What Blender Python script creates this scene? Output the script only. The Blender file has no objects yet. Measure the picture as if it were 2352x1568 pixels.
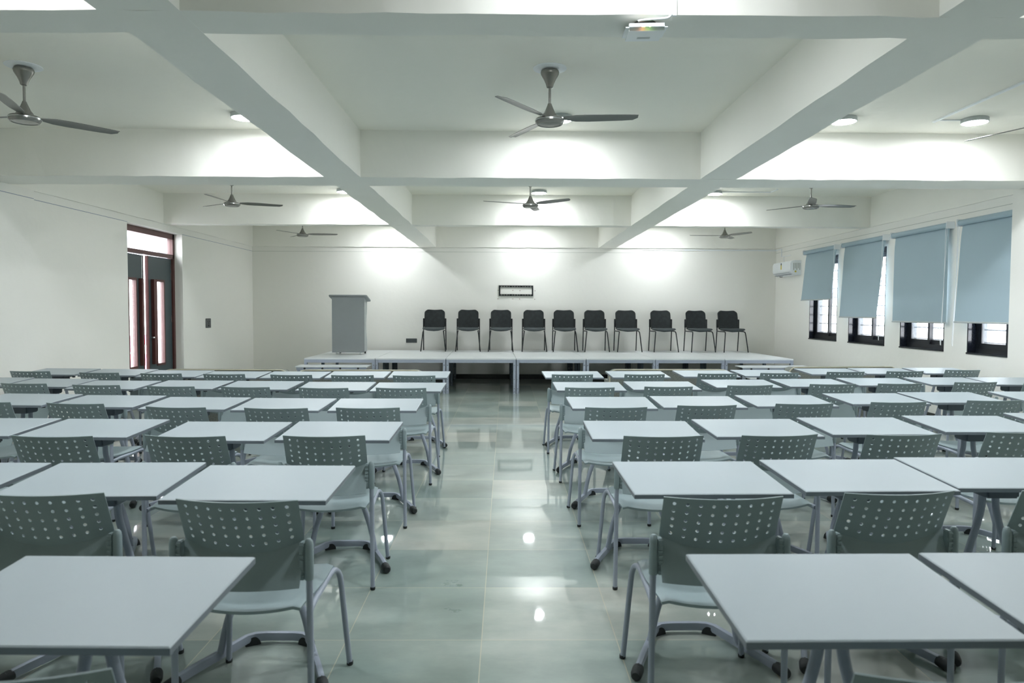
import bpy, bmesh, math, random
from mathutils import Vector, Matrix
PI = math.pi
rnd = random.Random(7)
SC = bpy.context.scene
COL = SC.collection

# ------------------------------------------------------------------ camera, world, exposure
yaw, pit, rol, FPX, CH = .0092, .0431, .0039, 1643.2, 1.4617
cy, sy, cp, sp, cr, sr = math.cos(yaw), math.sin(yaw), math.cos(pit), math.sin(pit), math.cos(rol), math.sin(rol)
F = Vector((sy * cp, cy * cp, -sp)); R0 = Vector((cy, -sy, 0)); U0 = Vector((sy * sp, cy * sp, cp))
RR = cr * R0 + sr * U0; UU = cr * U0 - sr * R0
cam_d = bpy.data.cameras.new('camera')
cam = bpy.data.objects.new('camera', cam_d); COL.objects.link(cam)
M = Matrix((RR, UU, -F)).transposed().to_4x4(); M.translation = Vector((0, 0, CH))
cam.matrix_world = M
cam_d.sensor_width = 36; cam_d.lens = 36 * FPX / 2352
cam_d.clip_start = .05; cam_d.clip_end = 200
cam_d.dof.use_dof = True; cam_d.dof.focus_distance = 9.0; cam_d.dof.aperture_fstop = 4.5
SC.camera = cam
SC.view_settings.view_transform = 'Standard'; SC.view_settings.look = 'None'
SC.view_settings.exposure = 2.5; SC.view_settings.gamma = 1; SC.view_settings.use_curve_mapping = False
W = bpy.data.worlds.new('world'); SC.world = W; W.use_nodes = True
bg = W.node_tree.nodes['Background']; bg.inputs[0].default_value = (.90, .94, 1, 1); bg.inputs[1].default_value = 2.6
LAMP = 41.0            # radiance of the round ceiling panels
SC.cycles.max_bounces = 9; SC.cycles.diffuse_bounces = 6

# ------------------------------------------------------------------ materials
def srgb(r, g, b):
    f = lambda c: (c / 255 / 12.92) if c / 255 <= .04045 else ((c / 255 + .055) / 1.055) ** 2.4
    return (f(r), f(g), f(b), 1)
def new_mat(name):
    m = bpy.data.materials.new(name); m.use_nodes = True
    return m, m.node_tree, m.node_tree.nodes['Principled BSDF']
def mat(name, c, rough=.5, metal=0, noise=.04, nscale=8, spec=.5, bump=0, bscale=60, emit=None, es=0):
    m, nt, b = new_mat(name)
    b.inputs['Roughness'].default_value = rough; b.inputs['Metallic'].default_value = metal
    b.inputs['Specular IOR Level'].default_value = spec
    tc = nt.nodes.new('ShaderNodeTexCoord')
    n = nt.nodes.new('ShaderNodeTexNoise'); n.inputs['Scale'].default_value = nscale; n.inputs['Detail'].default_value = 3
    nt.links.new(tc.outputs['Object'], n.inputs['Vector'])
    mx = nt.nodes.new('ShaderNodeMix'); mx.data_type = 'RGBA'
    mx.inputs[6].default_value = tuple(x * (1 - noise) for x in c[:3]) + (1,)
    mx.inputs[7].default_value = tuple(min(1, x * (1 + noise)) for x in c[:3]) + (1,)
    nt.links.new(n.outputs['Fac'], mx.inputs[0]); nt.links.new(mx.outputs[2], b.inputs['Base Color'])
    if bump:
        n2 = nt.nodes.new('ShaderNodeTexNoise'); n2.inputs['Scale'].default_value = bscale
        nt.links.new(tc.outputs['Object'], n2.inputs['Vector'])
        bp = nt.nodes.new('ShaderNodeBump'); bp.inputs['Strength'].default_value = bump; bp.inputs['Distance'].default_value = .01
        nt.links.new(n2.outputs['Fac'], bp.inputs['Height']); nt.links.new(bp.outputs['Normal'], b.inputs['Normal'])
    if emit:
        b.inputs['Emission Color'].default_value = emit; b.inputs['Emission Strength'].default_value = es
    return m
MT = {}
MT['soffit'] = mat('beam_plaster', srgb(242, 241, 234), .8, noise=.02, nscale=1.7, bump=.3, bscale=7)
MT['wall'] = mat('painted_plaster', srgb(240, 239, 233), .75, noise=.018, nscale=1.3, bump=.25, bscale=9)
MT['ceil'] = mat('ceiling_plaster', srgb(243, 241, 231), .8, noise=.02, nscale=1.7, bump=.3, bscale=7)
MT['desk'] = mat('desk_laminate', srgb(163, 174, 180), .45, noise=.02, nscale=5)
MT['dedge'] = mat('desk_edge_band_shaded', srgb(122, 130, 138), .4, noise=.02)  # edge band grey, darkened to include the shade on its upright faces
MT['frame'] = mat('lavender_grey_paint', srgb(160, 168, 182), .38, noise=.03)
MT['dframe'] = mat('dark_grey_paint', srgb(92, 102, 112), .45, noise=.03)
MT['plas'] = mat('green_grey_plastic', srgb(147, 163, 166), .42, noise=.025, nscale=14, bump=.12, bscale=400)
MT['rubber'] = mat('black_rubber', srgb(40, 44, 45), .6)
MT['black'] = mat('black_metal', srgb(30, 34, 36), .4)
MT['mesh'] = mat('black_mesh_fabric', srgb(28, 35, 37), .7, noise=.85, nscale=17)
MT['seatf'] = mat('charcoal_fabric', srgb(58, 66, 68), .85, noise=.15, nscale=90)
MT['fan'] = mat('fan_grey_enamel', srgb(140, 139, 134), .25, metal=.6, noise=.03)
MT['fand'] = mat('fan_blade_enamel', srgb(118, 119, 116), .3, metal=.4, noise=.03)
MT['white'] = mat('white_plastic', srgb(236, 240, 242), .4, noise=.01)
MT['lect'] = mat('grey_laminate', srgb(152, 158, 160), .5, noise=.03)
MT['lectw'] = mat('pale_grey_laminate', srgb(180, 186, 186), .45, noise=.02)
MT['stagetop'] = mat('white_stage_deck', srgb(216, 221, 222), .3, noise=.035, nscale=3)
MT['blind'] = mat('blue_grey_blind', srgb(166, 186, 196), .8, noise=.015, nscale=3)
MT['door'] = mat('dark_green_grey_laminate', srgb(62, 76, 80), .45, noise=.05, nscale=3)
MT['wood'] = mat('red_brown_wood', srgb(88, 52, 48), .45, noise=.25, nscale=12)
MT['gran'] = mat('black_granite', srgb(26, 30, 38), .12, noise=.3, nscale=120)
MT['winf'] = mat('black_aluminium', srgb(24, 27, 32), .35)
MT['steel'] = mat('bright_steel', srgb(200, 202, 204), .25, metal=.9)
MT['red'] = mat('red_sign_paint', srgb(196, 40, 74), .5)
MT['plug'] = mat('red_brown_plug', srgb(120, 58, 66), .6)
MT['socket'] = mat('dark_grey_socket', srgb(74, 80, 82), .4)
MT['socketd'] = mat('socket_hole_black', srgb(26, 28, 30), .5)
MT['yellow'] = mat('yellow_sticker', srgb(214, 196, 70), .5)
MT['green'] = mat('green_sticker', srgb(90, 140, 60), .5)
MT['fleck'] = mat('grey_flecked_fabric', srgb(112, 116, 110), .9, noise=.55, nscale=60)
MT['piping'] = mat('beige_piping', srgb(176, 172, 152), .8)
MT['vent'] = mat('blackish_grime_line', srgb(178, 182, 176), .8)
MT['ink'] = mat('blue_chalk_line', srgb(150, 158, 178), .8)
MT['skirt'] = mat('dark_granite_skirting', srgb(44, 46, 44), .25, noise=.3, nscale=60)
MT['outw'] = mat('outside_pale_wall', srgb(235, 235, 240), .8)
MT['outg'] = mat('outside_grey_pillar', srgb(92, 96, 100), .8)
def emitter(name, c, s):
    m, nt, b = new_mat(name)
    b.inputs['Base Color'].default_value = (.8, .8, .8, 1)
    b.inputs['Emission Color'].default_value = c; b.inputs['Emission Strength'].default_value = s
    return m
MT['lamp'] = emitter('lit_diffuser', (.92, .963, 1.0, 1), LAMP)
MT['ledr'] = emitter('red_led', (1, .1, .06, 1), 6)
MT['ledg'] = emitter('green_led', (.4, 1, .1, 1), 3)
def glass():
    m, nt, b = new_mat('window_glass')
    b.inputs['Base Color'].default_value = (.95, .98, 1, 1); b.inputs['Roughness'].default_value = .02
    b.inputs['Alpha'].default_value = .18
    return m
MT['glass'] = glass()

def floor_mat():
    m, nt, b = new_mat('grey_green_stone_tiles')
    N, L = nt.nodes, nt.links
    tc = N.new('ShaderNodeTexCoord'); sep = N.new('ShaderNodeSeparateXYZ'); L.new(tc.outputs['Object'], sep.inputs[0])
    def mth(op, a, bb=None, c=None):
        n = N.new('ShaderNodeMath'); n.operation = op
        for i, v in enumerate((a, bb, c)):
            if v is None: continue
            if isinstance(v, (int, float)): n.inputs[i].default_value = v
            else: L.new(v, n.inputs[i])
        return n.outputs[0]
    masks = []; cells = []
    for out, off in ((sep.outputs[0], -.101), (sep.outputs[1], 3.1195)):
        s = mth('DIVIDE', mth('SUBTRACT', out, off), .6)
        f = mth('FRACT', s); cells.append(mth('FLOOR', s))
        masks.append(mth('MINIMUM', f, mth('SUBTRACT', 1.0, f)))
    grout = mth('LESS_THAN', mth('MINIMUM', *masks), .0036)
    comb = N.new('ShaderNodeCombineXYZ'); L.new(cells[0], comb.inputs[0]); L.new(cells[1], comb.inputs[1])
    wn = N.new('ShaderNodeTexWhiteNoise'); wn.noise_dimensions = '2D'; L.new(comb.outputs[0], wn.inputs['Vector'])
    def noise(scale, det, sx=1, sy_=1, rough=.55):
        mp = N.new('ShaderNodeMapping'); mp.inputs['Scale'].default_value = (sx, sy_, 1)
        L.new(tc.outputs['Object'], mp.inputs[0])
        n = N.new('ShaderNodeTexNoise'); n.inputs['Scale'].default_value = scale; n.inputs['Detail'].default_value = det
        n.inputs['Roughness'].default_value = rough; L.new(mp.outputs[0], n.inputs['Vector']); return n.outputs['Fac']
    n1 = noise(1.1, 5, 1, 1.4); n2 = noise(3.2, 6, .9, 1.6, .7)
    v = mth('ADD', mth('ADD', mth('MULTIPLY', n1, .55), mth('MULTIPLY', n2, .33)), mth('MULTIPLY', wn.outputs['Value'], .22))
    cr_ = N.new('ShaderNodeValToRGB'); L.new(v, cr_.inputs[0])
    e = cr_.color_ramp.elements; e[0].position = .34; e[0].color = srgb(122, 135, 131); e[1].position = .76; e[1].color = srgb(186, 190, 184)
    mid = cr_.color_ramp.elements.new(.55); mid.color = srgb(152, 162, 157)
    nh = noise(.8, 3)
    hs = N.new('ShaderNodeMix'); hs.data_type = 'RGBA'; hs.blend_type = 'MULTIPLY'; hs.inputs[0].default_value = 1
    tr_ = N.new('ShaderNodeValToRGB'); te = tr_.color_ramp.elements; te[0].position = .35; te[0].color = (.91, 1.0, .98, 1); te[1].position = .68; te[1].color = (1.03, 1.0, .95, 1)
    L.new(mth('ADD', mth('MULTIPLY', nh, .8), mth('MULTIPLY', wn.outputs['Value'], .22)), tr_.inputs[0])
    L.new(cr_.outputs[0], hs.inputs[6]); L.new(tr_.outputs[0], hs.inputs[7])
    # chalky scuff streaks
    n3 = noise(3.2, 7, .8, 2.6, .75)
    st = N.new('ShaderNodeMapRange'); st.inputs[1].default_value = .62; st.inputs[2].default_value = .8; L.new(n3, st.inputs[0])
    mx0 = N.new('ShaderNodeMix'); mx0.data_type = 'RGBA'; mx0.inputs[7].default_value = srgb(205, 210, 206)
    L.new(mth('MULTIPLY', st.outputs[0], .35), mx0.inputs[0]); L.new(hs.outputs[2], mx0.inputs[6])
    mx = N.new('ShaderNodeMix'); mx.data_type = 'RGBA'; mx.inputs[7].default_value = srgb(196, 190, 168)
    L.new(mth('MULTIPLY', grout, .8), mx.inputs[0]); L.new(mx0.outputs[2], mx.inputs[6])
    L.new(mx.outputs[2], b.inputs['Base Color'])
    r = N.new('ShaderNodeMapRange'); r.inputs[1].default_value = .3; r.inputs[2].default_value = .75
    r.inputs[3].default_value = .25; r.inputs[4].default_value = .45
    L.new(mth('ADD', mth('MULTIPLY', n2, .6), mth('MULTIPLY', n1, .4)), r.inputs[0]); L.new(r.outputs[0], b.inputs['Roughness'])
    b.inputs['Specular IOR Level'].default_value = .3
    b.inputs['Coat Weight'].default_value = .85; b.inputs['Coat Roughness'].default_value = .03
    return m
MT['floor'] = floor_mat()

# ------------------------------------------------------------------ mesh collector
class MB:
    def __init__(s): s.v = []; s.f = []; s.mi = []
    def add(s, vs, fs, mi=0):
        o = len(s.v); s.v += [tuple(p) for p in vs]; s.f += [tuple(i + o for i in f) for f in fs]; s.mi += [mi] * len(fs); return s
    def box(s, a, b, mi=0, ch=0, mat4=None):
        (x0, y0, z0), (x1, y1, z1) = [min(p, q) for p, q in zip(a, b)], [max(p, q) for p, q in zip(a, b)]
        bm = bmesh.new(); bmesh.ops.create_cube(bm, size=1)
        for v in bm.verts: v.co = Vector(((x0 + x1) / 2 + v.co.x * (x1 - x0), (y0 + y1) / 2 + v.co.y * (y1 - y0), (z0 + z1) / 2 + v.co.z * (z1 - z0)))
        if ch: bmesh.ops.bevel(bm, geom=bm.edges[:], offset=min(ch, .45 * min(x1 - x0, y1 - y0, z1 - z0)), segments=2, affect='EDGES')
        if mat4: bmesh.ops.transform(bm, matrix=mat4, verts=bm.verts)
        s.add([v.co for v in bm.verts], [[v.index for v in f.verts] for f in bm.faces] if bm.verts.index_update() is None else [], mi); bm.free(); return s
    def cyl(s, p, q, r, r2=None, n=14, mi=0):
        return s.tube([p, q], [r, r if r2 is None else r2], n, mi)
    def tube(s, pts, r, n=10, mi=0, prof=None, up=None):
        pts = [Vector(p) for p in pts]; rs = r if isinstance(r, (list, tuple)) else [r] * len(pts)
        T = []
        for i in range(len(pts)):
            a = pts[max(0, i - 1)]; b = pts[min(len(pts) - 1, i + 1)]; T.append((b - a).normalized())
        nrm = Vector(up) if up else (Vector((0, 0, 1)) if abs(T[0].z) < .9 else Vector((1, 0, 0)))
        vs = []
        for i, p in enumerate(pts):
            if up: nrm = Vector(up)
            nrm = (nrm - T[i] * nrm.dot(T[i])).normalized(); bi = T[i].cross(nrm)
            for k in range(n):
                a = 2 * PI * (k + .5) / n
                if prof: ca, sa = prof(a)
                else: ca, sa = math.cos(a) * rs[i], math.sin(a) * rs[i]
                vs.append(p + bi * ca + nrm * sa)
        fs = [(i * n + k, i * n + (k + 1) % n, (i + 1) * n + (k + 1) % n, (i + 1) * n + k) for i in range(len(pts) - 1) for k in range(n)]
        fs.append(tuple(range(n))[::-1]); fs.append(tuple((len(pts) - 1) * n + k for k in range(n)))
        return s.add(vs, fs, mi)
    def lathe(s, prof, c=(0, 0, 0), n=28, mi=0):
        vs = []; m = len(prof)
        for k in range(n):
            a = 2 * PI * k / n
            for r, z in prof: vs.append((c[0] + max(r, 1e-4) * math.cos(a), c[1] + max(r, 1e-4) * math.sin(a), c[2] + z))
        fs = [(k * m + i, ((k + 1) % n) * m + i, ((k + 1) % n) * m + i + 1, k * m + i + 1) for k in range(n) for i in range(m - 1)]
        fs.append(tuple(k * m for k in range(n))[::-1]); fs.append(tuple(k * m + m - 1 for k in range(n)))
        return s.add(vs, fs, mi)
    def prism(s, poly, ax, a, b, mi=0):
        """polygon in the two other axes, extruded along axis ax from a to b"""
        def P(u, v, w): return ((w, u, v), (u, w, v), (u, v, w))[ax]
        n = len(poly); vs = [P(u, v, a) for u, v in poly] + [P(u, v, b) for u, v in poly]
        fs = [tuple(range(n)), tuple(range(n, 2 * n))[::-1]] + [(i, i + n, (i + 1) % n + n, (i + 1) % n) for i in range(n)]
        return s.add(vs, fs, mi)
    def build(s, name, mats, parent=None, smooth=35, loc=None, solid=0, label=None):
        me = bpy.data.meshes.new(name); me.from_pydata(s.v, [], s.f)
        mats = mats if isinstance(mats, (list, tuple)) else [mats]
        for m in mats: me.materials.append(MT[m])
        me.polygons.foreach_set('material_index', s.mi)
        bm = bmesh.new(); bm.from_mesh(me); bmesh.ops.recalc_face_normals(bm, faces=bm.faces[:])
        if solid: bmesh.ops.solidify(bm, geom=bm.faces[:], thickness=solid); bmesh.ops.recalc_face_normals(bm, faces=bm.faces[:])
        bm.to_mesh(me); bm.free()
        if smooth:
            me.polygons.foreach_set('use_smooth', [True] * len(me.polygons)); me.set_sharp_from_angle(angle=math.radians(smooth))
        me.update()
        o = bpy.data.objects.new(name, me); COL.objects.link(o)
        if parent: o.parent = parent
        if loc: o.location = loc
        if label: o['label'] = label
        return o
def tag(o, label, cat, group=None, kind=None):
    if label: o['label'] = label
    if cat: o['category'] = cat
    if group: o['group'] = group
    if kind: o['kind'] = kind
    return o
def thing(name, label, cat, loc=(0, 0, 0), rz=0, group=None):
    o = bpy.data.objects.new(name, None); COL.objects.link(o); o.empty_display_size = .1
    o.location = loc; o.rotation_euler = (0, 0, rz)
    return tag(o, label, cat, group)
def dup(root, loc, rz, label):
    r = root.copy(); COL.objects.link(r); r.location = loc; r.rotation_euler = (0, 0, rz); r['label'] = label
    for ch in list(root.children):
        c = ch.copy(); COL.objects.link(c); c.parent = r
        for g in list(ch.children):
            d = g.copy(); COL.objects.link(d); d.parent = c
    return r
def struct(o): o['kind'] = 'structure'; return o
def catmull(pts, sub=5):
    P = [Vector(p) for p in pts]; P = [2 * P[0] - P[1]] + P + [2 * P[-1] - P[-2]]; out = []
    for i in range(1, len(P) - 2):
        for k in range(sub):
            t = k / sub; a, b, c, d = P[i - 1:i + 3]
            out.append(.5 * ((2 * b) + (c - a) * t + (2 * a - 5 * b + 4 * c - d) * t * t + (3 * b - a - 3 * c + d) * t ** 3))
    out.append(P[-2]); return out
ORD = ['', 'first', 'second', 'third', 'fourth', 'fifth', 'sixth', 'seventh', 'eighth', 'ninth', 'tenth']

# ------------------------------------------------------------------ room shell
XL, XR, YB, YF, ZC, ZB = -5.38, 5.78, 15.3, -3.6, 3.27, 2.80
TH = .24
struct(MB().box((XL - TH, YF - TH, -.12), (XR + TH, YB + TH, 0)).build('floor', 'floor', smooth=0))
struct(MB().box((XL - TH, YF - TH, ZC), (XR + TH, YB + TH, ZC + .15)).build('ceiling', 'ceil', smooth=0))
struct(MB().box((XL - TH, YB, 0), (XR + TH, YB + TH, ZC)).build('wall_back', 'wall', smooth=0))
struct(MB().box((XL - TH, YF - TH, 0), (XR + TH, YF, ZC)).build('wall_front', 'wall', smooth=0))
def side_wall(name, x0, x1, holes):
    ys = sorted({YF, YB} | {h[0] for h in holes} | {h[1] for h in holes})
    m = MB()
    for a, b in zip(ys, ys[1:]):
        hs = [h for h in holes if h[0] <= a + 1e-6 and h[1] >= b - 1e-6]
        if not hs: m.box((x0, a, 0), (x1, b, ZC)); continue
        h = hs[0]
        if h[2] > 0: m.box((x0, a, 0), (x1, b, h[2]))
        m.box((x0, a, h[3]), (x1, b, ZC))
    return struct(m.build(name, 'wall', smooth=0))
DY0, DY1, DZ = 10.27, 12.0, 2.70
WINS = [(12.43, 13.57), (10.85, 12.01), (9.37, 10.43), (7.78, 8.90)]
WZ0, WZ1 = .945, 2.46
side_wall('wall_left', XL - TH, XL, [(DY0, DY1, 0, DZ)])
side_wall('wall_right', XR, XR + TH, [(a, b, WZ0, WZ1) for a, b in WINS])
# columns standing slightly proud of the side walls
struct(MB().box((XL, 7.25, 0), (XL + .045, 8.2, ZB)).build('wall_left_pier', 'wall', smooth=0))
struct(MB().box((XR - .20, 7.1, 0), (XR, 7.887, ZB)).build('wall_right_pier', 'wall', smooth=0))
# beams: a slightly uneven hand-plastered soffit edge
def beam(name, x0, x1, y0, y1, z0=ZB, along='y'):
    n = 60; m = MB(); L0, L1 = (y0, y1) if along == 'y' else (x0, x1)
    ring = []
    for i in range(n + 1):
        t = L0 + (L1 - L0) * i / n
        j = [(rnd.random() - .5) * .012 for _ in range(4)]
        if along == 'y': ring.append([(x0 + j[0], t, z0 + j[1] * .6), (x1 + j[2], t, z0 + j[3] * .6), (x1, t, ZC + .02), (x0, t, ZC + .02)])
        else: ring.append([(t, y0 + j[0], z0 + j[1] * .6), (t, y1 + j[2], z0 + j[3] * .6), (t, y1, ZC + .02), (t, y0, ZC + .02)])
    vs = [p for r in ring for p in r]
    fs = [(4 * i + k, 4 * i + (k + 1) % 4, 4 * i + 4 + (k + 1) % 4, 4 * i + 4 + k) for i in range(n) for k in range(4)] + [(0, 1, 2, 3), (4 * n, 4 * n + 1, 4 * n + 2, 4 * n + 3)]
    m.add(vs, fs)
    return struct(m.build(name, 'soffit', smooth=0))
beam('trim_1', -1.83, -1.47, YF, YB)
beam('trim_2', 1.97, 2.33, YF, YB)
beam('trim_3', XL, XR, 3.29, 3.55, along='x')
beam('trim_4', XL, XR, 7.30, 7.79, along='x')
beam('trim_5', XL, XR, 11.30, 11.52, along='x')
beam('trim_6', XL, XR, -.75, -.45, along='x')
beam('trim_7', XL, XR, YB - .035, YB + .01, along='x')
beam('trim_8', XL - .01, XL + .03, YF, YB)
beam('trim_9', XR - .03, XR + .01, YF, YB)
# skirting
struct(MB().box((XL, YB - .012, 0), (XR, YB, .1)).build('baseboard_back', 'skirt', smooth=0))
struct(MB().box((XL, YF, 0), (XL + .012, 7.25, .1)).box((XL, 8.2, 0), (XL + .012, DY0, .1)).box((XL, DY1, 0), (XL + .012, YB - .012, .1)).build('baseboard_left', 'skirt', smooth=0))
struct(MB().box((XR - .012, YF, 0), (XR, 7.2, .1)).box((XR - .012, 7.887, 0), (XR, YB - .012, .1)).build('baseboard_right', 'skirt', smooth=0))
# snapped marking lines under the beams (narrow proud strips)
struct(MB().box((XL, 8.21, 2.700), (XL + .003, DY0, 2.706)).box((XL + .045, 7.3, 2.700), (XL + .048, 8.19, 2.706)).box((XL, DY1, 2.700), (XL + .003, YB, 2.706)).build('trim_10', 'ink', smooth=0))
struct(MB().box((XL, YB - .003, 2.700), (3.0, YB, 2.705)).build('trim_11', 'vent', smooth=0))
struct(MB().box((XR - .003, 8.06, 2.700), (XR, YB, 2.705)).build('trim_12', 'vent', smooth=0))

# ------------------------------------------------------------------ door in the left wall
D = thing('door_1', 'dark double door with transom in the left wall', None); struct(D)
fx0, fx1 = XL - .22, XL - .13
fm = MB()
fm.box((fx0, DY0, 0), (fx1, DY0 + .06, DZ)); fm.box((fx0, DY1 - .06, 0), (fx1, DY1, DZ))
fm.box((fx0, DY0, DZ - .09), (fx1, DY1, DZ)); fm.box((fx0, DY0, 2.30), (fx1, DY1, 2.36))
fm.build('door_frame', 'wood', D, smooth=0)
MB().box((XL - .18, DY0 + .06, 2.36), (XL - .174, DY1 - .06, DZ - .09)).build('transom_pane', 'glass', D, smooth=0)
def leaf(y_h, y_e, rot):
    """leaf hinged at y_h, free edge at y_e, built in its own frame with the hinge at the origin"""
    s = 1 if y_e > y_h else -1; w = abs(y_e - y_h)
    def Yp(d): return s * d
    m = MB(); t = .04
    g0, g1 = w - .50, w - .24          # vision slot between these distances from the hinge
    m.box((0, Yp(0), .01), (t, Yp(g0), 2.29)); m.box((0, Yp(g1), .01), (t, Yp(w), 2.29))
    m.box((0, Yp(g0), .01), (t, Yp(g1), .58)); m.box((0, Yp(g0), 1.92), (t, Yp(g1), 2.29))
    o = m.build('door_leaf', 'door', D, smooth=0); o.location = (XL - .20, y_h, 0); o.rotation_euler.z = rot
    f = MB()
    for a, b in ((g0 - .015, g0 + .02), (g1 - .02, g1 + .015)): f.box((-.008, Yp(a), .58), (t + .012, Yp(b), 1.92))
    f.box((-.008, Yp(g0), .565), (t + .012, Yp(g1), .60)); f.box((-.008, Yp(g0), 1.90), (t + .012, Yp(g1), 1.935))
    f.build('slot_frame', 'wood', o, smooth=0)
    MB().box((.018, Yp(g0 + .02), .6), (.024, Yp(g1 - .02), 1.9)).build('pane', 'glass', o, smooth=0)
    h = MB().box((t, Yp(w - .15), .60), (t + .05, Yp(w - .08), 1.93), ch=.004)
    h.build('pull_handle', 'wood', o, smooth=0)
    for z in (.35, 1.25, 1.95, 2.1):
        MB().box((t - .002, Yp(.002), z), (t + .008, Yp(.045), z + .11)).build('hinge', 'steel', o, smooth=0)
    MB().box((-.004, Yp(w - .004), .01), (t + .004, Yp(w + .012), 2.29)).build('edge_strip', 'wood', o, smooth=0)
    return o
lf = leaf(DY0 + .062, 11.09, .055); rf = leaf(DY1 - .062, 11.17, 0)
MB().cyl((.045, .70, 2.29), (.045, .70, 1.93), .009, n=8).build('bolt', 'steel', lf)
MB().cyl((.04, -.72, 1.02), (.075, -.72, 1.02), .012, n=10).lathe([(.0, 0), (.02, .0), (.024, .012), (.02, .024), (0, .024)], (.085, -.72, 1.008), n=12).build('knob', 'steel', rf)
# what the corridor beyond the door shows
struct(MB().box((-9.5, 8.0, -.12), (XL - TH, 15, -.01)).build('floor_corridor', 'outg', smooth=0))
struct(MB().box((-9.2, 4, 0), (-9.0, 17, 1.0)).build('wall_corridor_parapet', 'outw', smooth=0))
struct(MB().box((-14, 20, 2.7), (-6, 20.2, 6)).build('wall_outside_upper', 'outw', smooth=0))
o = struct(MB().box((-9.15, 19.0, -.02), (-8.9, 19.2, 4.6)).build('trim_13', 'outg', smooth=0))
bn = MB().box((-8.6, 13.2, -.01), (-8.55, 17.5, .86))
bn2 = MB()
for k in range(22):
    y = 13.4 + k * .19; z = .5 + .12 * ((k * 7) % 3 - 1)
    bn2.box((-8.549, y, z - .1), (-8.54, y + .05, z + .12)); bn2.box((-8.549, y + .05, z + .06), (-8.54, y + .12, z + .10))
b = bn.build('banner', 'red', smooth=0); tag(b, 'red banner with white marks seen outside through the door gap', 'banner')
bn2.build('lettering', 'white', b, smooth=0, label='white marks')

# ------------------------------------------------------------------ windows in the right wall
for i, (a, b) in enumerate(WINS):
    w = thing('window_%d' % (i + 1), None, None, (XR, (a + b) / 2, WZ0)); struct(w)
    hw = (b - a) / 2; H = WZ1 - WZ0
    g = MB()
    g.box((0, -hw, 0), (TH, hw, .02)).box((0, hw - .02, .02), (TH, hw, H)).box((0, -hw, .02), (TH, -hw + .02, H)).box((0, -hw + .02, H - .02), (TH, hw - .02, H))
    g.box((-.012, -hw, -.0), (0, hw, .018))
    g.build('window_lining', 'gran', w, smooth=0)
    f = MB(); x0, x1 = .10, .17; q = hw - .02
    f.box((x0, -q, .02), (x1, q, .075)).box((x0, -q, H - .075), (x1, q, H - .02)).box((x0, q - .05, .07), (x1, q, H - .07)).box((x0, -q, .07), (x1, -q + .05, H - .07))
    f.build('window_frame', 'winf', w, smooth=0)
    for s in (-1, 1):
        sh = MB(); xa = .105 if s > 0 else .14; y0, y1 = (-.03, q - .05) if s > 0 else (-q + .05, .03)
        sh.box((xa, y0, .075), (xa + .028, y1, .135)).box((xa, y0, H - .135), (xa + .028, y1, H - .075)).box((xa, y0, .13), (xa + .028, y0 + .045, H - .13)).box((xa, y1 - .045, .13), (xa + .028, y1, H - .13))
        so = sh.build('sash', 'winf', w, smooth=0)
        MB().box((xa + .012, y0 + .045, .135), (xa + .017, y1 - .045, H - .135)).build('pane', 'glass', so, smooth=0)
    gr = MB()
    for k in range(9): gr.cyl((.20, -q, .14 + k * .16), (.20, q, .14 + k * .16), .011, n=6)
    gr.build('grille', 'winf', w)
BL = [(12.375, 13.656, 1.68, .08, .08), (10.781, 12.119, 1.375, .105, .06), (9.225, 10.551, 1.325, .0, .005), (7.90, 9.001, 1.34, .06, .06)]
names = ['shortest pale blue roller blind, over the window nearest the air conditioner', 'pale blue roller blind over the second window from the air conditioner',
         'pale blue roller blind over the third window from the air conditioner', 'pale blue roller blind over the nearest window, cut off by the pier']
for i, (a, b, zb, sw, sf) in enumerate(BL):
    t = thing('roller_blind', names[i], 'blind', (XR, (a + b) / 2, 2.585), 0, 'roller blinds on the right wall')
    hw = (b - a) / 2
    if i == 3: hw = hw
    MB().cyl((-.068, -hw, 0), (-.068, hw, 0), .036, n=18).build('roller_tube', 'blind', t)
    H = 2.585 - zb; n = 14; xs = -.042
    vs = []; bend = .006
    for k in range(n + 1):
        v = k / n; z = -v * H; x = xs - .015 * min(1, v * 6)
        for j in range(7):
            u = j / 6; yy = -hw * .965 + 2 * hw * .965 * u
            vs.append((x - (sw + (sf - sw) * u) * v ** 1.2 - bend * math.sin(u * PI) * v, yy, z))
    fs = [(k * 7 + j, k * 7 + j + 1, k * 7 + j + 8, k * 7 + j + 7) for k in range(n) for j in range(6)]
    MB().add(vs, fs).build('fabric', 'blind', t, smooth=60, solid=.0015)
    p, q = vs[-7], vs[-1]
    MB().tube([p, vs[-4], q], .012, n=8).build('bottom_rail', 'lectw', t)
    for s in (-1, 1):
        MB().box((-.11, s * hw, -.045), (0, s * (hw + .014), .045), ch=.004).build('bracket', 'white', t)
    if i < 3 or True:
        s = -1 if i < 3 else 1
        c = MB(); yy = s * (hw - .03 if i < 3 else hw + .006); L = min(1.55, H + .55)
        pts = [(-.09, yy, 0), (-.10, yy - .01, -L * .5), (-.11, yy, -L * .93), (-.10, yy + .02, -L), (-.09, yy + .05, -L * .93), (-.07, yy + .04, -L * .5), (-.05, yy + .03, 0)]
        MB().tube(catmull(pts, 6), .0032, n=5).build('bead_chain', 'white', t)

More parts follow.
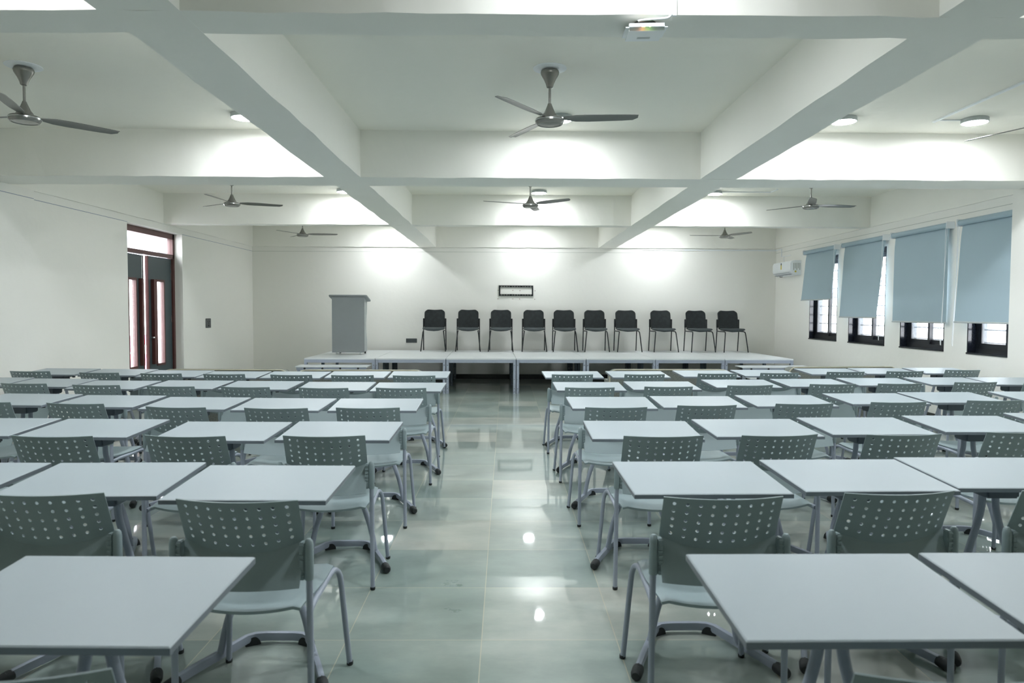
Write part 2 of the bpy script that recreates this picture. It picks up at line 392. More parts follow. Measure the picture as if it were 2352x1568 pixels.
# ------------------------------------------------------------------ ceiling lamps
def lamp(loc, label, first=[None]):
    if first[0] is None:
        t = thing('ceiling_lamp', label, 'ceiling lamp', loc, 0, 'round surface-mounted ceiling lamps')
        MB().lathe([(.0, 0), (.112, 0), (.115, -.004), (.115, -.036), (.108, -.04), (.106, -.034), (0, -.034)], n=32).build('housing', 'lectw', t)
        MB().lathe([(0, -.0345), (.1055, -.0345), (.103, -.042), (0, -.043)], n=32).build('diffuser', 'lamp', t)
        first[0] = t; return t
    return dup(first[0], loc, 0, label)
LP = {-2.43: 'left bay, beside the left long beam', .50: 'middle bay', 3.15: 'right bay, beside the right long beam', 4.38: 'right bay, further out'}
rows = [(6.73, 'nearest visible row', (-2.43, .5, 3.15, 4.38)), (10.87, 'second row, beyond the wide cross beam', (-2.43, .5, 3.15)), (14.6, 'last row, above the stage', (-2.43, .5, 3.15)),
        (2.70, 'row over the front desks', (-2.43, .5, 3.15)),
        (4.2, 'unseen row just beyond the nearest cross beam', (-2.43, .5, 3.15)), (8.45, 'unseen row just beyond the wide cross beam', (-2.43, .5, 3.15))]  # two unseen rows added behind the beams to soften the ceiling light
for y, rl, xs in rows:
    for x in xs: lamp((x, y, ZC), 'lit round white ceiling lamp, %s, %s' % (LP[x].split(',')[0] + (' outer lamp' if x > 4 else ''), rl))

# ------------------------------------------------------------------ ceiling fans
def make_fan(label, loc, rz, drop=.37):
    t = thing('ceiling_fan', label, 'ceiling fan', loc, rz, 'grey three-blade ceiling fans')
    MB().lathe([(0, 0), (.125, 0), (.125, -.006), (.09, -.012), (0, -.012)], n=30).build('ceiling_plate', 'white', t, label='white ceiling plate')
    MB().lathe([(.0, -.022), (.066, -.022), (.07, -.034), (.066, -.05), (.045, -.085), (.03, -.118), (.024, -.142), (.018, -.146), (0, -.146)], n=26).build('canopy', 'fan', t)
    MB().cyl((0, 0, -.005), (0, 0, -.28), .0095, n=12).build('rod', 'fan', t)
    MB().lathe([(0, -.262), (.014, -.262), (.016, -.27), (.026, -.295), (.042, -.33), (.058, -.352), (.06, -.362), (0, -.362)], n=26).build('motor_cone', 'fan', t)
    mo = MB().lathe([(0, -.362), (.066, -.362), (.07, -.366), (.09, -.369), (.104, -.376), (.108, -.386), (.108, -.398), (.104, -.404), (.096, -.416), (.09, -.418), (.084, -.414), (.05, -.418), (0, -.42)], n=40).build('motor', 'fan', t, smooth=25)
    MB().lathe([(.1075, -.384), (.1098, -.386), (.1098, -.391), (.1075, -.393), (.107, -.388), (.1075, -.384)], n=40).build('trim_ring', 'steel', mo)
    for k in range(3):
        a = 2 * PI * k / 3
        ln = [.10, .14, .2, .3, .42, .54, .62, .655]; wl = [-.02, -.03, -.046, -.053, -.053, -.05, -.047, -.044]; wr = [.02, .03, .046, .05, .047, .043, .035, .0]
        vs = []
        for r_, p, q in zip(ln, wl, wr):
            pitch = -math.radians(15 - 8 * r_)
            for w_ in (p, (p + q) / 2, q):
                z = -.374 + w_ * math.sin(pitch) - .01 * (r_ > .3) * 0 + (.004 if w_ == (p + q) / 2 else 0)
                x, y = r_, w_
                vs.append((x * math.cos(a) - y * math.sin(a), x * math.sin(a) + y * math.cos(a), z))
        fs = [(3 * i + j, 3 * i + j + 1, 3 * i + j + 4, 3 * i + j + 3) for i in range(len(ln) - 1) for j in range(2)]
        MB().add(vs, fs).build('blade', 'fand', t, smooth=60, solid=.004)
    return t
R = math.radians
fan0 = make_fan('grey three-blade ceiling fan nearest the middle, in the central bay', (.325, 5.42, ZC), R(-4))
FANS = [((-3.60, 5.45), 50, 'grey ceiling fan at far left, hanging over the left desks'), ((-3.69, 9.74), 25, 'grey ceiling fan in left bay beyond the wide cross beam'),
        ((.33, 9.72), -40, 'grey ceiling fan in the middle bay beyond the wide cross beam'), ((4.12, 9.70), 10, 'grey ceiling fan in right bay beside the window blinds'),
        ((-3.86, 13.7), 5, 'small-looking grey ceiling fan near the back wall, left side'), ((4.15, 13.6), 60, 'small-looking grey ceiling fan near the back wall, right side'),
        ((4.10, 5.45), -8, 'grey ceiling fan at the right edge of the photo')]
for (x, y), a, l in FANS: dup(fan0, (x, y, ZC), R(a), l)

# ------------------------------------------------------------------ student desks
def make_desk():
    t = thing('student_desk', 'desk', 'desk', group='pale grey student desks in rows')
    WN, WF, DP, Z0, Z1, T = .315, .321, .48, .748, .775, .019
    m = MB(); e = .004
    def ring(z_off, ins):
        return [(-WN + ins, -DP + ins, Z0 + z_off), (WN - ins, -DP + ins, Z0 + z_off), (WF - ins, -ins, Z1 + z_off), (-WF + ins, -ins, Z1 + z_off)]
    vs = ring(0, e) + ring(-.003, 0) + ring(-T, 0)
    m.add(vs, [(0, 1, 2, 3)], 0); m.add(vs, [(i, (i + 1) % 4, 4 + (i + 1) % 4, 4 + i) for i in range(4)], 0)
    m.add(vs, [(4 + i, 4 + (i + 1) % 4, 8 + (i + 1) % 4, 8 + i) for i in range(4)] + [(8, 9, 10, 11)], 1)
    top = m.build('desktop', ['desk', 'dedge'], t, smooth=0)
    zt = .738
    MB().box((-.10, -.36, zt - .022), (.10, -.10, zt - .002), ch=.003).build('bracket', 'dframe', t)
    hb = MB().box((-.072, -.30, .655), (.072, -.17, .718), ch=.008).build('tilt_mechanism', 'dframe', t)
    MB().tube([(.07, -.2, .70), (.11, -.2, .705), (.12, -.2, .695), (.145, -.2, .697)], .008, n=8).build('release_lever', 'rubber', hb)
    # base: open U tube on the floor, black end boots and half-round pads
    pr = lambda a: (.0125 * max(-1, min(1, 1.25 * math.cos(a))), .019 * max(-1, min(1, 1.25 * math.sin(a))))
    path = [(-.290, -.45, .028), (-.25, -.35, .03), (-.155, -.13, .031), (-.135, -.085, .031), (-.105, -.06, .031), (-.06, -.052, .031),
            (.06, -.052, .031), (.105, -.06, .031), (.135, -.085, .031), (.155, -.13, .031), (.25, -.35, .03), (.290, -.45, .028)]
    MB().tube(path, .015, n=12, prof=pr, up=(0, 0, 1)).build('base_tube', 'frame', t, smooth=50)
    for s in (-1, 1):
        pts = catmull([(s * .03, -.205, .70), (s * .032, -.205, .60), (s * .055, -.205, .50), (s * .105, -.21, .34), (s * .16, -.22, .18), (s * .19, -.23, .04)], 5)
        MB().tube(pts, .0155, n=12).build('leg', 'frame', t, smooth=50)
        MB().tube([(0, -.036, .0235), (0, -.031, .0235), (0, -.018, .0235), (0, .02, .0255), (0, .032, .027)], [.015, .0195, .0230, .0235, .021], n=14).build('foot_boot', 'rubber', t, loc=(s * .291, -.452, 0)).rotation_euler.z = s * R(22)
        pd = MB(); n = 12
        vs = [(math.cos(PI * k / n) * .032, y, .0 + math.sin(PI * k / n) * .036) for y in (-.018, .018) for k in range(n + 1)]
        pd.add(vs, [tuple(range(n + 1)), tuple(range(n + 1, 2 * n + 2))[::-1]] + [(k, k + 1, k + n + 2, k + n + 1) for k in range(n)] + [(n, 0, n + 1, 2 * n + 1)])
        pd.build('floor_pad', 'rubber', t, loc=(s * .118, -.066, 0)).rotation_euler.z = -s * R(28)
    return t
DESKS = [
('L',1,1,-1.015,1.975,-0.015),('R',1,1,0.835,2.000,0.01),('R',1,2,1.506,2.010,0.000),
('L',2,1,-0.983,3.147,-0.01),('L',2,2,-1.667,3.20,0.030),('L',2,3,-2.349,3.192,0.000),
('R',2,1,0.812,3.246,0.02),('R',2,2,1.501,3.296,0.027),('R',2,3,2.163,3.35,0.000),
('L',3,1,-0.951,4.399,-0.006),('L',3,2,-1.626,4.38,-0.016),('L',3,3,-2.417,4.478,-0.030),('L',3,4,-3.111,4.502,0.000),
('R',3,1,0.809,4.452,-0.010),('R',3,2,1.507,4.54,0.040),('R',3,3,2.214,4.62,0.030),('R',3,4,2.958,4.713,-0.005),('R',3,5,3.738,4.853,0.000),
('L',4,1,-0.959,5.556,0.020),('L',4,2,-1.630,5.56,-0.030),('L',4,3,-2.310,5.61,-0.040),('L',4,4,-3.020,5.717,-0.040),('L',4,5,-3.732,5.804,-0.050),
('R',4,1,0.804,5.70,0.012),('R',4,2,1.490,5.767,0.012),('R',4,3,2.203,5.853,0.040),('R',4,4,2.993,6.004,0.050),('R',4,5,3.687,6.107,0.040),('R',4,6,4.528,6.171,0.000),
('L',5,1,-0.880,6.791,-0.015),('L',5,2,-1.556,6.837,0.0),('L',5,3,-2.260,6.90,-0.029),('L',5,4,-2.945,6.936,-0.035),('L',5,5,-3.625,6.90,-0.04),('L',5,6,-4.325,7.073,-0.040),('L',5,7,-5.03,7.18,0.000),
('R',5,1,0.777,6.890,0.010),('R',5,2,1.476,6.973,0.02),('R',5,3,2.293,7.183,0.03),('R',5,4,3.025,7.284,0.040),('R',5,5,3.766,7.403,0.016),('R',5,6,4.519,7.496,0.030),('R',5,7,5.203,7.52,0.000),
('L',6,1,-0.940,8.061,0.01),('L',6,2,-1.605,8.035,0.01),('L',6,3,-2.262,7.986,-0.01),('L',6,4,-2.925,7.983,-0.019),('L',6,5,-3.60,8.087,-0.030),('L',6,6,-4.297,8.232,-0.040),('L',6,7,-4.993,8.30,-0.040),
('R',6,1,0.733,8.129,0.03),('R',6,2,1.465,8.175,0.03),('R',6,3,2.262,8.294,0.03),('R',6,4,2.968,8.391,0.034),('R',6,5,3.821,8.638,0.03),('R',6,6,4.520,8.722,0.0),('R',6,7,5.232,8.80,0.02)]
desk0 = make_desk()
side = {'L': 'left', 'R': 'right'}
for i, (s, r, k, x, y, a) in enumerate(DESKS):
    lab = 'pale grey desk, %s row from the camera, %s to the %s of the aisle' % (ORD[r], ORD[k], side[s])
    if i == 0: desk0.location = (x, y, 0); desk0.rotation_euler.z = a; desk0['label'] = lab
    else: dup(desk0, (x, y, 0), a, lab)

# ------------------------------------------------------------------ perforated plastic chairs
HB = .213
def bz(u): return .664 - .045 * (1 - u * u)
def back_pt(u, z):
    x = u * HB * (1 - .02 * (z > .66)); y = -.026 * (1 - u * u) * (1 + 0 * z)
    b = bz(u)
    if z > b: y -= .42 * (z - b)
    else: y -= .5 * (b - z)
    return (x, y + .036, z)
def make_back():
    m = MB(); ztop = .82; NC, NR = 9, 5; u0, u1 = -.93, .93; hr = .0062
    m2 = m
    def P(u, t): # t 0..1 from boundary to top
        return back_pt(u, bz(u) + (ztop - bz(u)) * t)
    us = [u0 + (u1 - u0) * i / NC for i in range(NC + 1)]; t0, t1 = .09, .955
    ts = [t0 + (t1 - t0) * j / NR for j in range(NR + 1)]
    for i in range(NC):
        for j in range(NR):
            ua, ub, ta, tb = us[i], us[i + 1], ts[j], ts[j + 1]; uc, tcn = (ua + ub) / 2, (ta + tb) / 2
            outer = [(ub, tcn), (ub, tb), (uc, tb), (ua, tb), (ua, tcn), (ua, ta), (uc, ta), (ub, ta)]
            hh = ztop - bz(uc)
            inner = [(uc + hr / HB * math.cos(k * PI / 4), tcn + hr / hh * math.sin(k * PI / 4)) for k in range(8)]
            vs = [P(*q) for q in outer + inner]
            m.add(vs, [(k, (k + 1) % 8, 8 + (k + 1) % 8, 8 + k) for k in range(8)])
    # rims around the hole field, matching the half-cell vertices
    uf = []
    for i in range(NC): uf += [us[i], (us[i] + us[i + 1]) / 2]
    uf = [-1] + uf + [us[-1], 1]
    tf = []
    for j in range(NR): tf += [ts[j], (ts[j] + ts[j + 1]) / 2]
    tf = [0] + tf + [ts[-1], 1]
    for a in range(len(uf) - 1):
        for b in range(len(tf) - 1):
            if 0 < a < len(uf) - 2 and 0 < b < len(tf) - 2: continue
            m.add([P(uf[a], tf[b]), P(uf[a + 1], tf[b]), P(uf[a + 1], tf[b + 1]), P(uf[a], tf[b + 1])], [(0, 1, 2, 3)])
    # lower plain field
    zb = .518; K = 6
    for a in range(len(uf) - 1):
        for k in range(K):
            q = []
            for uu, kk in ((uf[a], k), (uf[a + 1], k), (uf[a + 1], k + 1), (uf[a], k + 1)):
                z = zb - .012 * (1 - uu * uu) * (1 - kk / K) + (bz(uu) - zb) * kk / K; q.append(back_pt(uu, min(z, bz(uu))))
            m.add(q, [(0, 1, 2, 3)])
    bm = bmesh.new(); me = bpy.data.meshes.new('tmp'); me.from_pydata(m.v, [], m.f); bm.from_mesh(me)
    bmesh.ops.remove_doubles(bm, verts=bm.verts[:], dist=.0004)
    bm.verts.index_update(); out = MB(); out.add([v.co.copy() for v in bm.verts], [[v.index for v in f.verts] for f in bm.faces]); bm.free()
    bpy.data.meshes.remove(me); return out
def make_chair():
    t = thing('perforated_chair', 'chair', 'chair', group='green-grey perforated plastic chairs in rows')
    make_back().build('backrest', 'plas', t, smooth=32, solid=.004)
    m = MB(); NX, NY = 16, 16
    vs = []
    for j in range(NY + 1):
        v = j / NY
        for i in range(NX + 1):
            u = -1 + 2 * i / NX
            hw = .205 + .012 * math.sin(v * PI)
            y = .0 + .445 * v - .02 * (1 - u * u) * (v < .2) * (1 - v * 5)
            z = .436 + .012 * v + .020 * u * u * (1 - .6 * v) - .016 * math.sin(min(1, v * 1.15) * PI) * (1 - .4 * u * u) + .006 * u * u * math.sin(v * PI)
            if v > .82: z -= .045 * ((v - .82) / .18) ** 2
            if v < .12: z -= .010 * ((.12 - v) / .12) ** 1.5
            if abs(u) > .88: z -= .012 * ((abs(u) - .88) / .12) ** 1.5
            vs.append((u * hw, y, z))
    w = NX + 1
    m.add(vs, [(j * w + i, j * w + i + 1, (j + 1) * w + i + 1, (j + 1) * w + i) for j in range(NY) for i in range(NX)])
    m.build('seat', 'plas', t, smooth=60, solid=.011)
    for s in (-1, 1):
        l = MB().cyl((s * .240, 0, .004), (s * .236, 0, .672), .0115, n=14).build('leg', 'frame', t)
        MB().lathe([(0, 0), (.011, 0), (.0135, .004), (.0135, .016), (0, .016)], (s * .24, 0, 0), n=12).build('foot_cap', 'rubber', l)
        pts = catmull([(s * .232, .012, .415), (s * .222, .10, .418), (s * .212, .26, .420), (s * .208, .36, .424), (s * .214, .405, .418), (s * .222, .425, .395), (s * .228, .433, .35), (s * .242, .452, .15), (s * .252, .468, .005)], 4)
        l = MB().tube(pts, .0115, n=12).build('leg', 'frame', t, smooth=50)
        MB().lathe([(0, 0), (.011, 0), (.0135, .004), (.0135, .016), (0, .016)], (s * .2525, .469, 0), n=12).build('foot_cap', 'rubber', l)
        c = MB().lathe([(0, .535), (.0145, .535), (.0158, .538), (.0154, .655), (.013, .670), (.007, .677), (0, .678)], (s * .236, 0, 0), n=16)
        co = c.build('upright_sleeve', 'plas', t)
        rb = MB().box((s * .205, -.012, .535), (s * .222, .018, .665), ch=.003)
        for k in range(7): rb.box((s * .206, -.016, .545 + k * .018), (s * .221, -.01, .551 + k * .018))
        rb.build('clamp', 'plas', t)
    MB().cyl((-.212, .2, .414), (.212, .2, .414), .008, n=8).cyl((-.21, .34, .418), (.21, .34, .418), .008, n=8).build('seat_stretcher', 'frame', t)
    return t
CHAIRS = [
('L', 1, 1, -0.928, 1.25, 0.03),('R', 1, 1, 0.846, 1.242, 0.02),('L', 2, 1, -0.922, 2.422, -0.04),('L', 2, 2, -1.641, 2.505, 0.03),('R', 2, 1, 0.772, 2.47, 0.02),
('R', 2, 2, 1.435, 2.54, 0.09),('R', 2, 3, 2.107, 2.58, 0.1),('L', 3, 1, -0.944, 3.687, 0.02),('L', 3, 2, -1.657, 3.672, -0.05),('L', 3, 3, -2.335, 3.66, -0.03),
('L', 3, 4, -3.057, 3.672, -0.03),('R', 3, 1, 0.833, 3.705, 0.04),('R', 3, 2, 1.457, 3.739, 0.11),('R', 3, 3, 2.137, 3.767, 0.08),('R', 3, 4, 2.842, 3.85, 0.07),
('L', 4, 1, -0.922, 4.759, 0.02),('L', 4, 2, -1.526, 4.73, -0.02),('L', 4, 3, -2.207, 4.769, -0.11),('L', 4, 4, -2.98, 4.94, -0.11),('L', 4, 5, -3.665, 5.0, -0.09),
('R', 4, 1, 0.755, 4.814, 0.04),('R', 4, 2, 1.406, 4.929, 0.08),('R', 4, 3, 2.134, 5.035, 0.06),('R', 4, 4, 2.866, 5.138, 0.07),('R', 4, 5, 3.646, 5.251, 0.05),
('L', 5, 1, -0.877, 5.986, -0.04),('L', 5, 2, -1.527, 5.978, -0.07),('L', 5, 3, -2.199, 6.028, -0.08),('L', 5, 4, -2.847, 6.068, -0.09),('L', 5, 5, -3.528, 6.155, -0.07),
('L', 5, 6, -4.222, 6.267, -0.09),('R', 5, 1, 0.723, 6.066, 0.02),('R', 5, 2, 1.418, 6.154, 0.05),('R', 5, 3, 2.173, 6.29, 0.12),('R', 5, 4, 2.968, 6.413, 0.04),
('R', 5, 5, 3.621, 6.484, 0.07),('R', 5, 6, 4.416, 6.63, 0.08),('R', 5, 7, 5.129, 6.7, 0.06),('L', 6, 1, -0.915, 7.138, -0.01),('L', 6, 2, -1.537, 7.157, 0.01),
('L', 6, 3, -2.155, 7.177, -0.05),('L', 6, 4, -2.852, 7.237, -0.03),('L', 6, 5, -3.511, 7.283, -0.04),('L', 6, 6, -4.181, 7.358, -0.08),('L', 6, 7, -4.983, 7.5, -0.03),
('R', 6, 1, 0.691, 7.317, 0.02),('R', 6, 2, 1.443, 7.357, 0.08),('R', 6, 3, 2.238, 7.483, 0.07),('R', 6, 4, 2.928, 7.568, 0.08),('R', 6, 5, 3.721, 7.744, 0.06),
('R', 6, 6, 4.427, 7.838, 0.06),('R', 6, 7, 5.205, 8.05, 0.08)]
chair0 = make_chair()
for i, (s, r, k, x, y, a) in enumerate(CHAIRS):
    lab = 'perforated green-grey chair, %s row from the camera, %s to the %s of the aisle' % (ORD[r], ORD[k], side[s])
    loc = (x * .985, y * .985 + .055, 0)
    if i == 0: chair0.location = loc; chair0.rotation_euler.z = a; chair0['label'] = lab
    else: dup(chair0, loc, a, lab)

# ------------------------------------------------------------------ stage
ZS = .618
SA = .02; SX, SY = .81, 12.60                  # stage front centre and slight skew
def S(x, y, z=0):                               # stage-local to world
    return (SX + x * math.cos(SA) - y * math.sin(SA), SY + x * math.sin(SA) + y * math.cos(SA), z)
MW, SD = 1.238, 2.60
def make_module():
    t = thing('stage_platform', 's', 'stage platform', group='stage platforms set side by side')
    hw = MW / 2 - .003
    MB().box((-hw, 0, ZS - .022), (hw, SD, ZS), ch=.002).build('deck', 'stagetop', t, smooth=0)
    r = MB()
    r.box((-hw, .004, ZS - .078), (hw, .034, ZS - .0225)).box((-hw, SD - .034, ZS - .078), (hw, SD - .004, ZS - .0225))
    r.box((-hw, .034, ZS - .078), (-hw + .03, SD - .034, ZS - .0225)).box((hw - .03, .034, ZS - .078), (hw, SD - .034, ZS - .0225))
    r.box((-hw, .010, ZS - .055), (hw, .003, ZS - .05))
    r.build('deck_rail', 'frame', t, smooth=0)
    for x in (-hw, hw - .052):
        for y in (.0, SD / 2 - .03, SD - .055):
            l = MB().box((x, y, .0), (x + .052, y + .006, ZS - .0225)).box((x, y, 0), (x + .006, y + .05, ZS - .0225)).box((x + .046, y, 0), (x + .052, y + .05, ZS - .0225))
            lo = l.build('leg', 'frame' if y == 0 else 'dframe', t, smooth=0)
            bo = MB()
            for z in (.03, .09, .25, .5): bo.cyl((x + .026, y - .008, z), (x + .026, y + .002, z), .007, n=8)
            bo.build('bolt', 'steel', lo)
    return t
mod0 = make_module()
mlab = ['first white stage platform from the left, under the grey lectern', 'second white stage platform from the left', 'third white stage platform from the left', 'middle white stage platform, fourth from either end',
        'fifth white stage platform from the left', 'sixth white stage platform from the left', 'last white stage platform on the right, behind the right steps']
for i in range(7):
    loc = S((i - 3) * MW, 0)
    if i == 0: mod0.location = loc; mod0.rotation_euler.z = SA; mod0['label'] = mlab[0]
    else: dup(mod0, loc, SA, mlab[i])
def make_steps():
    t = thing('stage_steps', 's', 'steps', group='portable steps at the stage ends')
    for z, y0, y1 in ((.49, -.42, -.03), (.335, -.80, -.42), (.18, -1.18, -.80)):
        MB().box((-.61, y0, z), (.61, y1, z + .018), ch=.002).build('tread', 'stagetop', t, smooth=0)
        r = MB().box((-.59, y0 + .02, z - .045), (.59, y0 + .04, z - .0005))
        for k in range(4): r.cyl((-.45 + k * .3, y0 + .012, z - .02), (-.45 + k * .3, y0 + .022, z - .02), .018, n=8, mi=1)
        r.build('tread_rail', ['frame', 'rubber'], t, smooth=0)
        for x in (-.58, .54):
            MB().box((x, y0 + .04, 0), (x + .04, y0 + .08, z - .0005)).build('leg', 'frame', t, smooth=0)
    return t
st0 = make_steps()
l0, l1 = S(-3.06 * MW + .02, 0), S(3.13 * MW, 0)
st0.location = l0; st0.rotation_euler.z = SA; st0['label'] = 'white-topped steps at the left end of the stage'
dup(st0, l1, SA, 'white-topped steps at the right end of the stage')

# lectern
L = thing('lectern', 'grey wooden lectern on casters standing at the left end of the stage', 'lectern', (-2.985, 13.62, ZS + .0005), R(1.5))
h0, h1 = .045, 1.085
prof = [(0, h0), (0, h1), (.38, h1)]
for k in range(0, 21):
    z = h1 - (h1 - h0) * k / 20; q = k / 20
    yv = .42 if q < .22 else .42 - .10 * math.sin((q - .22) / .60 * PI) ** 1.2 if q < .82 else .42
    prof.append((yv, z))
MB().prism(prof, 0, -.285, -.265).prism(prof, 0, .265, .285).build('side_panel', 'lectw', L, smooth=30)
MB().box((-.305, -.018, h0 - .01), (.305, 0, h1 + .0)).build('front_panel', 'lect', L, smooth=0)
MB().box((-.265, 0, .10), (.265, .30, .12)).box((-.265, 0, .62), (.265, .28, .64)).build('shelf', 'lectw', L, smooth=0)
tp = [];
for cx_, cy_, a0 in ((.36, .44, 0), (-.36, .44, 90), (-.36, -.07, 180), (.36, -.07, 270)):
    for k in range(6):
        a = R(a0 + k * 18); tp.append((cx_ - math.copysign(.05, cx_) + .05 * math.cos(a), cy_ - math.copysign(.05, cy_ - .2) + .05 * math.sin(a)))
tm = MB(); n = len(tp); z_ = lambda y: h1 + .045 - .10 * (y + .07) / .51
tm.add([(x, y, z_(y)) for x, y in tp] + [(x, y, z_(y) - .022) for x, y in tp], [tuple(range(n)), tuple(range(n, 2 * n))[::-1]] + [(i, i + n, (i + 1) % n + n, (i + 1) % n) for i in range(n)])
tm.build('top', 'lect', L, smooth=30)
for x in (-.23, .23): MB().cyl((x, .02, 0), (x, .02, .04), .016, n=12).build('foot', 'steel', L)
for x in (-.23, .25):
    MB().cyl((x - .014, .38, .033), (x + .014, .38, .033), .033, n=18).box((x - .008, .34, .03), (x + .008, .37, .06)).build('caster', 'rubber', L)

# black mesh-back chairs on the stage (built facing +y)
def make_mesh_chair():
    t = thing('mesh_back_chair', 's', 'chair', group='black mesh-back chairs on the stage')
    def bp(u, v):
        z = .468 + .387 * v; x = u * (.205 - .0 * v); y = -.015 - .10 * v + .035 * u * u
        return x, y, z
    outline = []
    cr_ = .06
    # rounded-rectangle grid
    NU, NV = 16, 14; vs = []
    for j in range(NV + 1):
        v = j / NV
        for i in range(NU + 1):
            u = -1 + 2 * i / NU; x, y, z = bp(u, v)
            top_dip = .012 * (1 - abs(u) ** 1.5) * max(0, v - .5) * 2
            z -= top_dip
            if v > .8: x *= 1 - .16 * ((v - .8) / .2) ** 3
            if v > .8 and abs(u) > .75: z -= .02 * ((abs(u) - .75) / .25) ** 2 * ((v - .8) / .2)
            vs.append((x, y, z))
    w = NU + 1
    mb = MB().add(vs, [(j * w + i, j * w + i + 1, (j + 1) * w + i + 1, (j + 1) * w + i) for j in range(NV) for i in range(NU)])
    b = mb.build('backrest', 'mesh', t, smooth=60, solid=.008)
    rim = [vs[j * w] for j in range(NV + 1)] + [vs[NV * w + i] for i in range(1, NU)] + [vs[j * w + NU] for j in range(NV, -1, -1)]
    MB().tube(rim, .010, n=8).build('back_frame', 'black', b, smooth=50)
    c = MB(); NU, NV = 14, 8; top = []; 
    pr = [(0, .0), (.6, .012), (.9, .02), (1, .034), (.93, .05), (.6, .058), (0, .06)]
    n = 32; vs = []
    for q, z in pr:
        for k in range(n):
            a = 2 * PI * k / n; ca, sa = math.cos(a), math.sin(a)
            e = 4.0; rr = (abs(ca) ** e + abs(sa) ** e) ** (-1 / e)
            vs.append((.232 * max(q, .02) * rr * ca, .235 + .225 * max(q, .02) * rr * sa, .413 + z * 1.3 + .012 * abs(q * rr * ca) ** 2 - (.012 if sa > .8 else 0) * q))
    c.add(vs, [(j * n + k, j * n + (k + 1) % n, (j + 1) * n + (k + 1) % n, (j + 1) * n + k) for j in range(len(pr) - 1) for k in range(n)] + [tuple(range(n))[::-1], tuple((len(pr) - 1) * n + k for k in range(n))])
    c.build('seat', 'seatf', t, smooth=70)
    for s in (-1, 1):
        MB().tube([(s * .236, -.075, .004), (s * .234, -.02, .43), (s * .232, -.02, .66)], .011, n=10).build('leg', 'black', t, smooth=40)
        pts = catmull([(s * .234, -.015, .43), (s * .225, .12, .425), (s * .205, .34, .425), (s * .207, .395, .41), (s * .214, .415, .37), (s * .24, .455, .12), (s * .252, .47, .005)], 5)
        MB().tube(pts, .011, n=10).build('leg', 'black', t, smooth=40)
        MB().box((s * .20, -.045, .50), (s * .245, -.02, .675), ch=.005).build('side_bracket', 'black', t)
    return t
mc0 = make_mesh_chair()
MC = [(-1.489, 2), (-.781, 2), (-.096, 0), (.592, 0), (1.229, 0), (1.874, 0), (2.533, 1), (3.273, 2), (4.011, 4), (4.687, 3)]
for i, (x, a) in enumerate(MC):
    lab = 'black mesh-back chair on the stage, %s' % (('%s from the left' % ORD[i + 1]) if i < 9 else 'last on the right')
    loc = (x, 15.04 - (0 if i < 8 else .03), ZS + .001)
    if i == 0: mc0.location = loc; mc0.rotation_euler.z = PI + R(a); mc0['label'] = lab
    else: dup(mc0, loc, PI + R(a), lab)

# ------------------------------------------------------------------ sofas in front of the desks, seen from behind
def make_sofa(wd=1.5):
    t = thing('sofa', 's', 'sofa', group='flecked grey sofas facing the stage')
    h = wd / 2; bh = .735
    c = .09
    def rr(x0, x1, z0, z1, r):
        P = []
        for cx_, cz_, a0 in ((x1 - r, z1 - r, 0), (x0 + r, z1 - r, 90)):
            for k in range(7): a = R(a0 + 15 * k); P.append((cx_ + r * math.cos(a), cz_ + r * math.sin(a)))
        return P + [(x0, z0), (x1, z0)]
    MB().prism(rr(-h, h, .08, bh, c), 1, .0, .16).build('backrest', 'fleck', t, smooth=30)
    P = rr(-h, h, .08, bh, c)[:-2]; P = [(h, .1)] + P + [(-h, .1)]
    MB().tube([(x, .0, z) for x, z in P], .009, n=8).build('piping', 'piping', t, smooth=50)
    MB().box((-h + .02, .16, .1), (h - .02, .75, .28), ch=.02).build('base', 'fleck', t)
    for s in (-1, 1):
        MB().box((s * h, .155, .08), (s * (h - .16), .78, .56), ch=.05).build('arm', 'fleck', t)
        a0, a1 = sorted((s * .004, s * (h - .165)))
        MB().box((a0, .17, .28), (a1, .74, .43), ch=.04).build('seat_cushion', 'fleck', t)
        for y in (.06, .68): MB().cyl((s * (h - .08), y, 0), (s * (h - .08), y, .1), .022, n=10).build('foot', 'black', t)
    return t
sf0 = make_sofa()
SO = [(-3.37, 8.62, .0, 'flecked grey sofa behind the front desks, outer one left of the aisle'), (-1.74, 8.6, 0, 'flecked grey sofa behind the front desks, beside the aisle on the left'),
      (2.04, 8.82, .02, 'flecked grey sofa behind the front desks, beside the aisle on the right'), (4.45, 9.35, .10, 'flecked grey sofa behind the front desks, outer one right of the aisle')]
for i, (x, y, a, l) in enumerate(SO):
    if i == 0: sf0.location = (x, y, 0); sf0['label'] = l
    else: dup(sf0, (x, y, 0), a, l)

# ------------------------------------------------------------------ things on the walls and ceiling
# screen bracket
t = thing('screen_bracket', 'black slotted television bracket screwed to the back wall', 'wall bracket', (.223, YB, 1.885))
hw, hh = .366, .112
m = MB()
for s in (-1, 1):
    a0, a1 = sorted((s * hh, s * (hh - .014))); m.box((-hw, -.022, a0), (hw, -.001, a1))
    a0, a1 = sorted((s * (hh - .032), s * (hh - .038))); m.box((-hw, -.022, a0), (hw, -.001, a1))
    for k in range(13):
        x = -hw + .03 + k * (2 * hw - .06) / 12
        a0, a1 = sorted((s * (hh - .013), s * (hh - .033))); m.box((x - (.01 if k not in (4, 8) else .022), -.022, a0), (x + (.01 if k not in (4, 8) else .022), -.001, a1))
    m.build('rail', 'black', t, smooth=0); m = MB()
for s in (-1, 1):
    a0, a1 = sorted((s * hw, s * (hw - .03))); MB().box((a0, -.024, -hh), (a1, -.001, hh)).build('post', 'black', t, smooth=0)
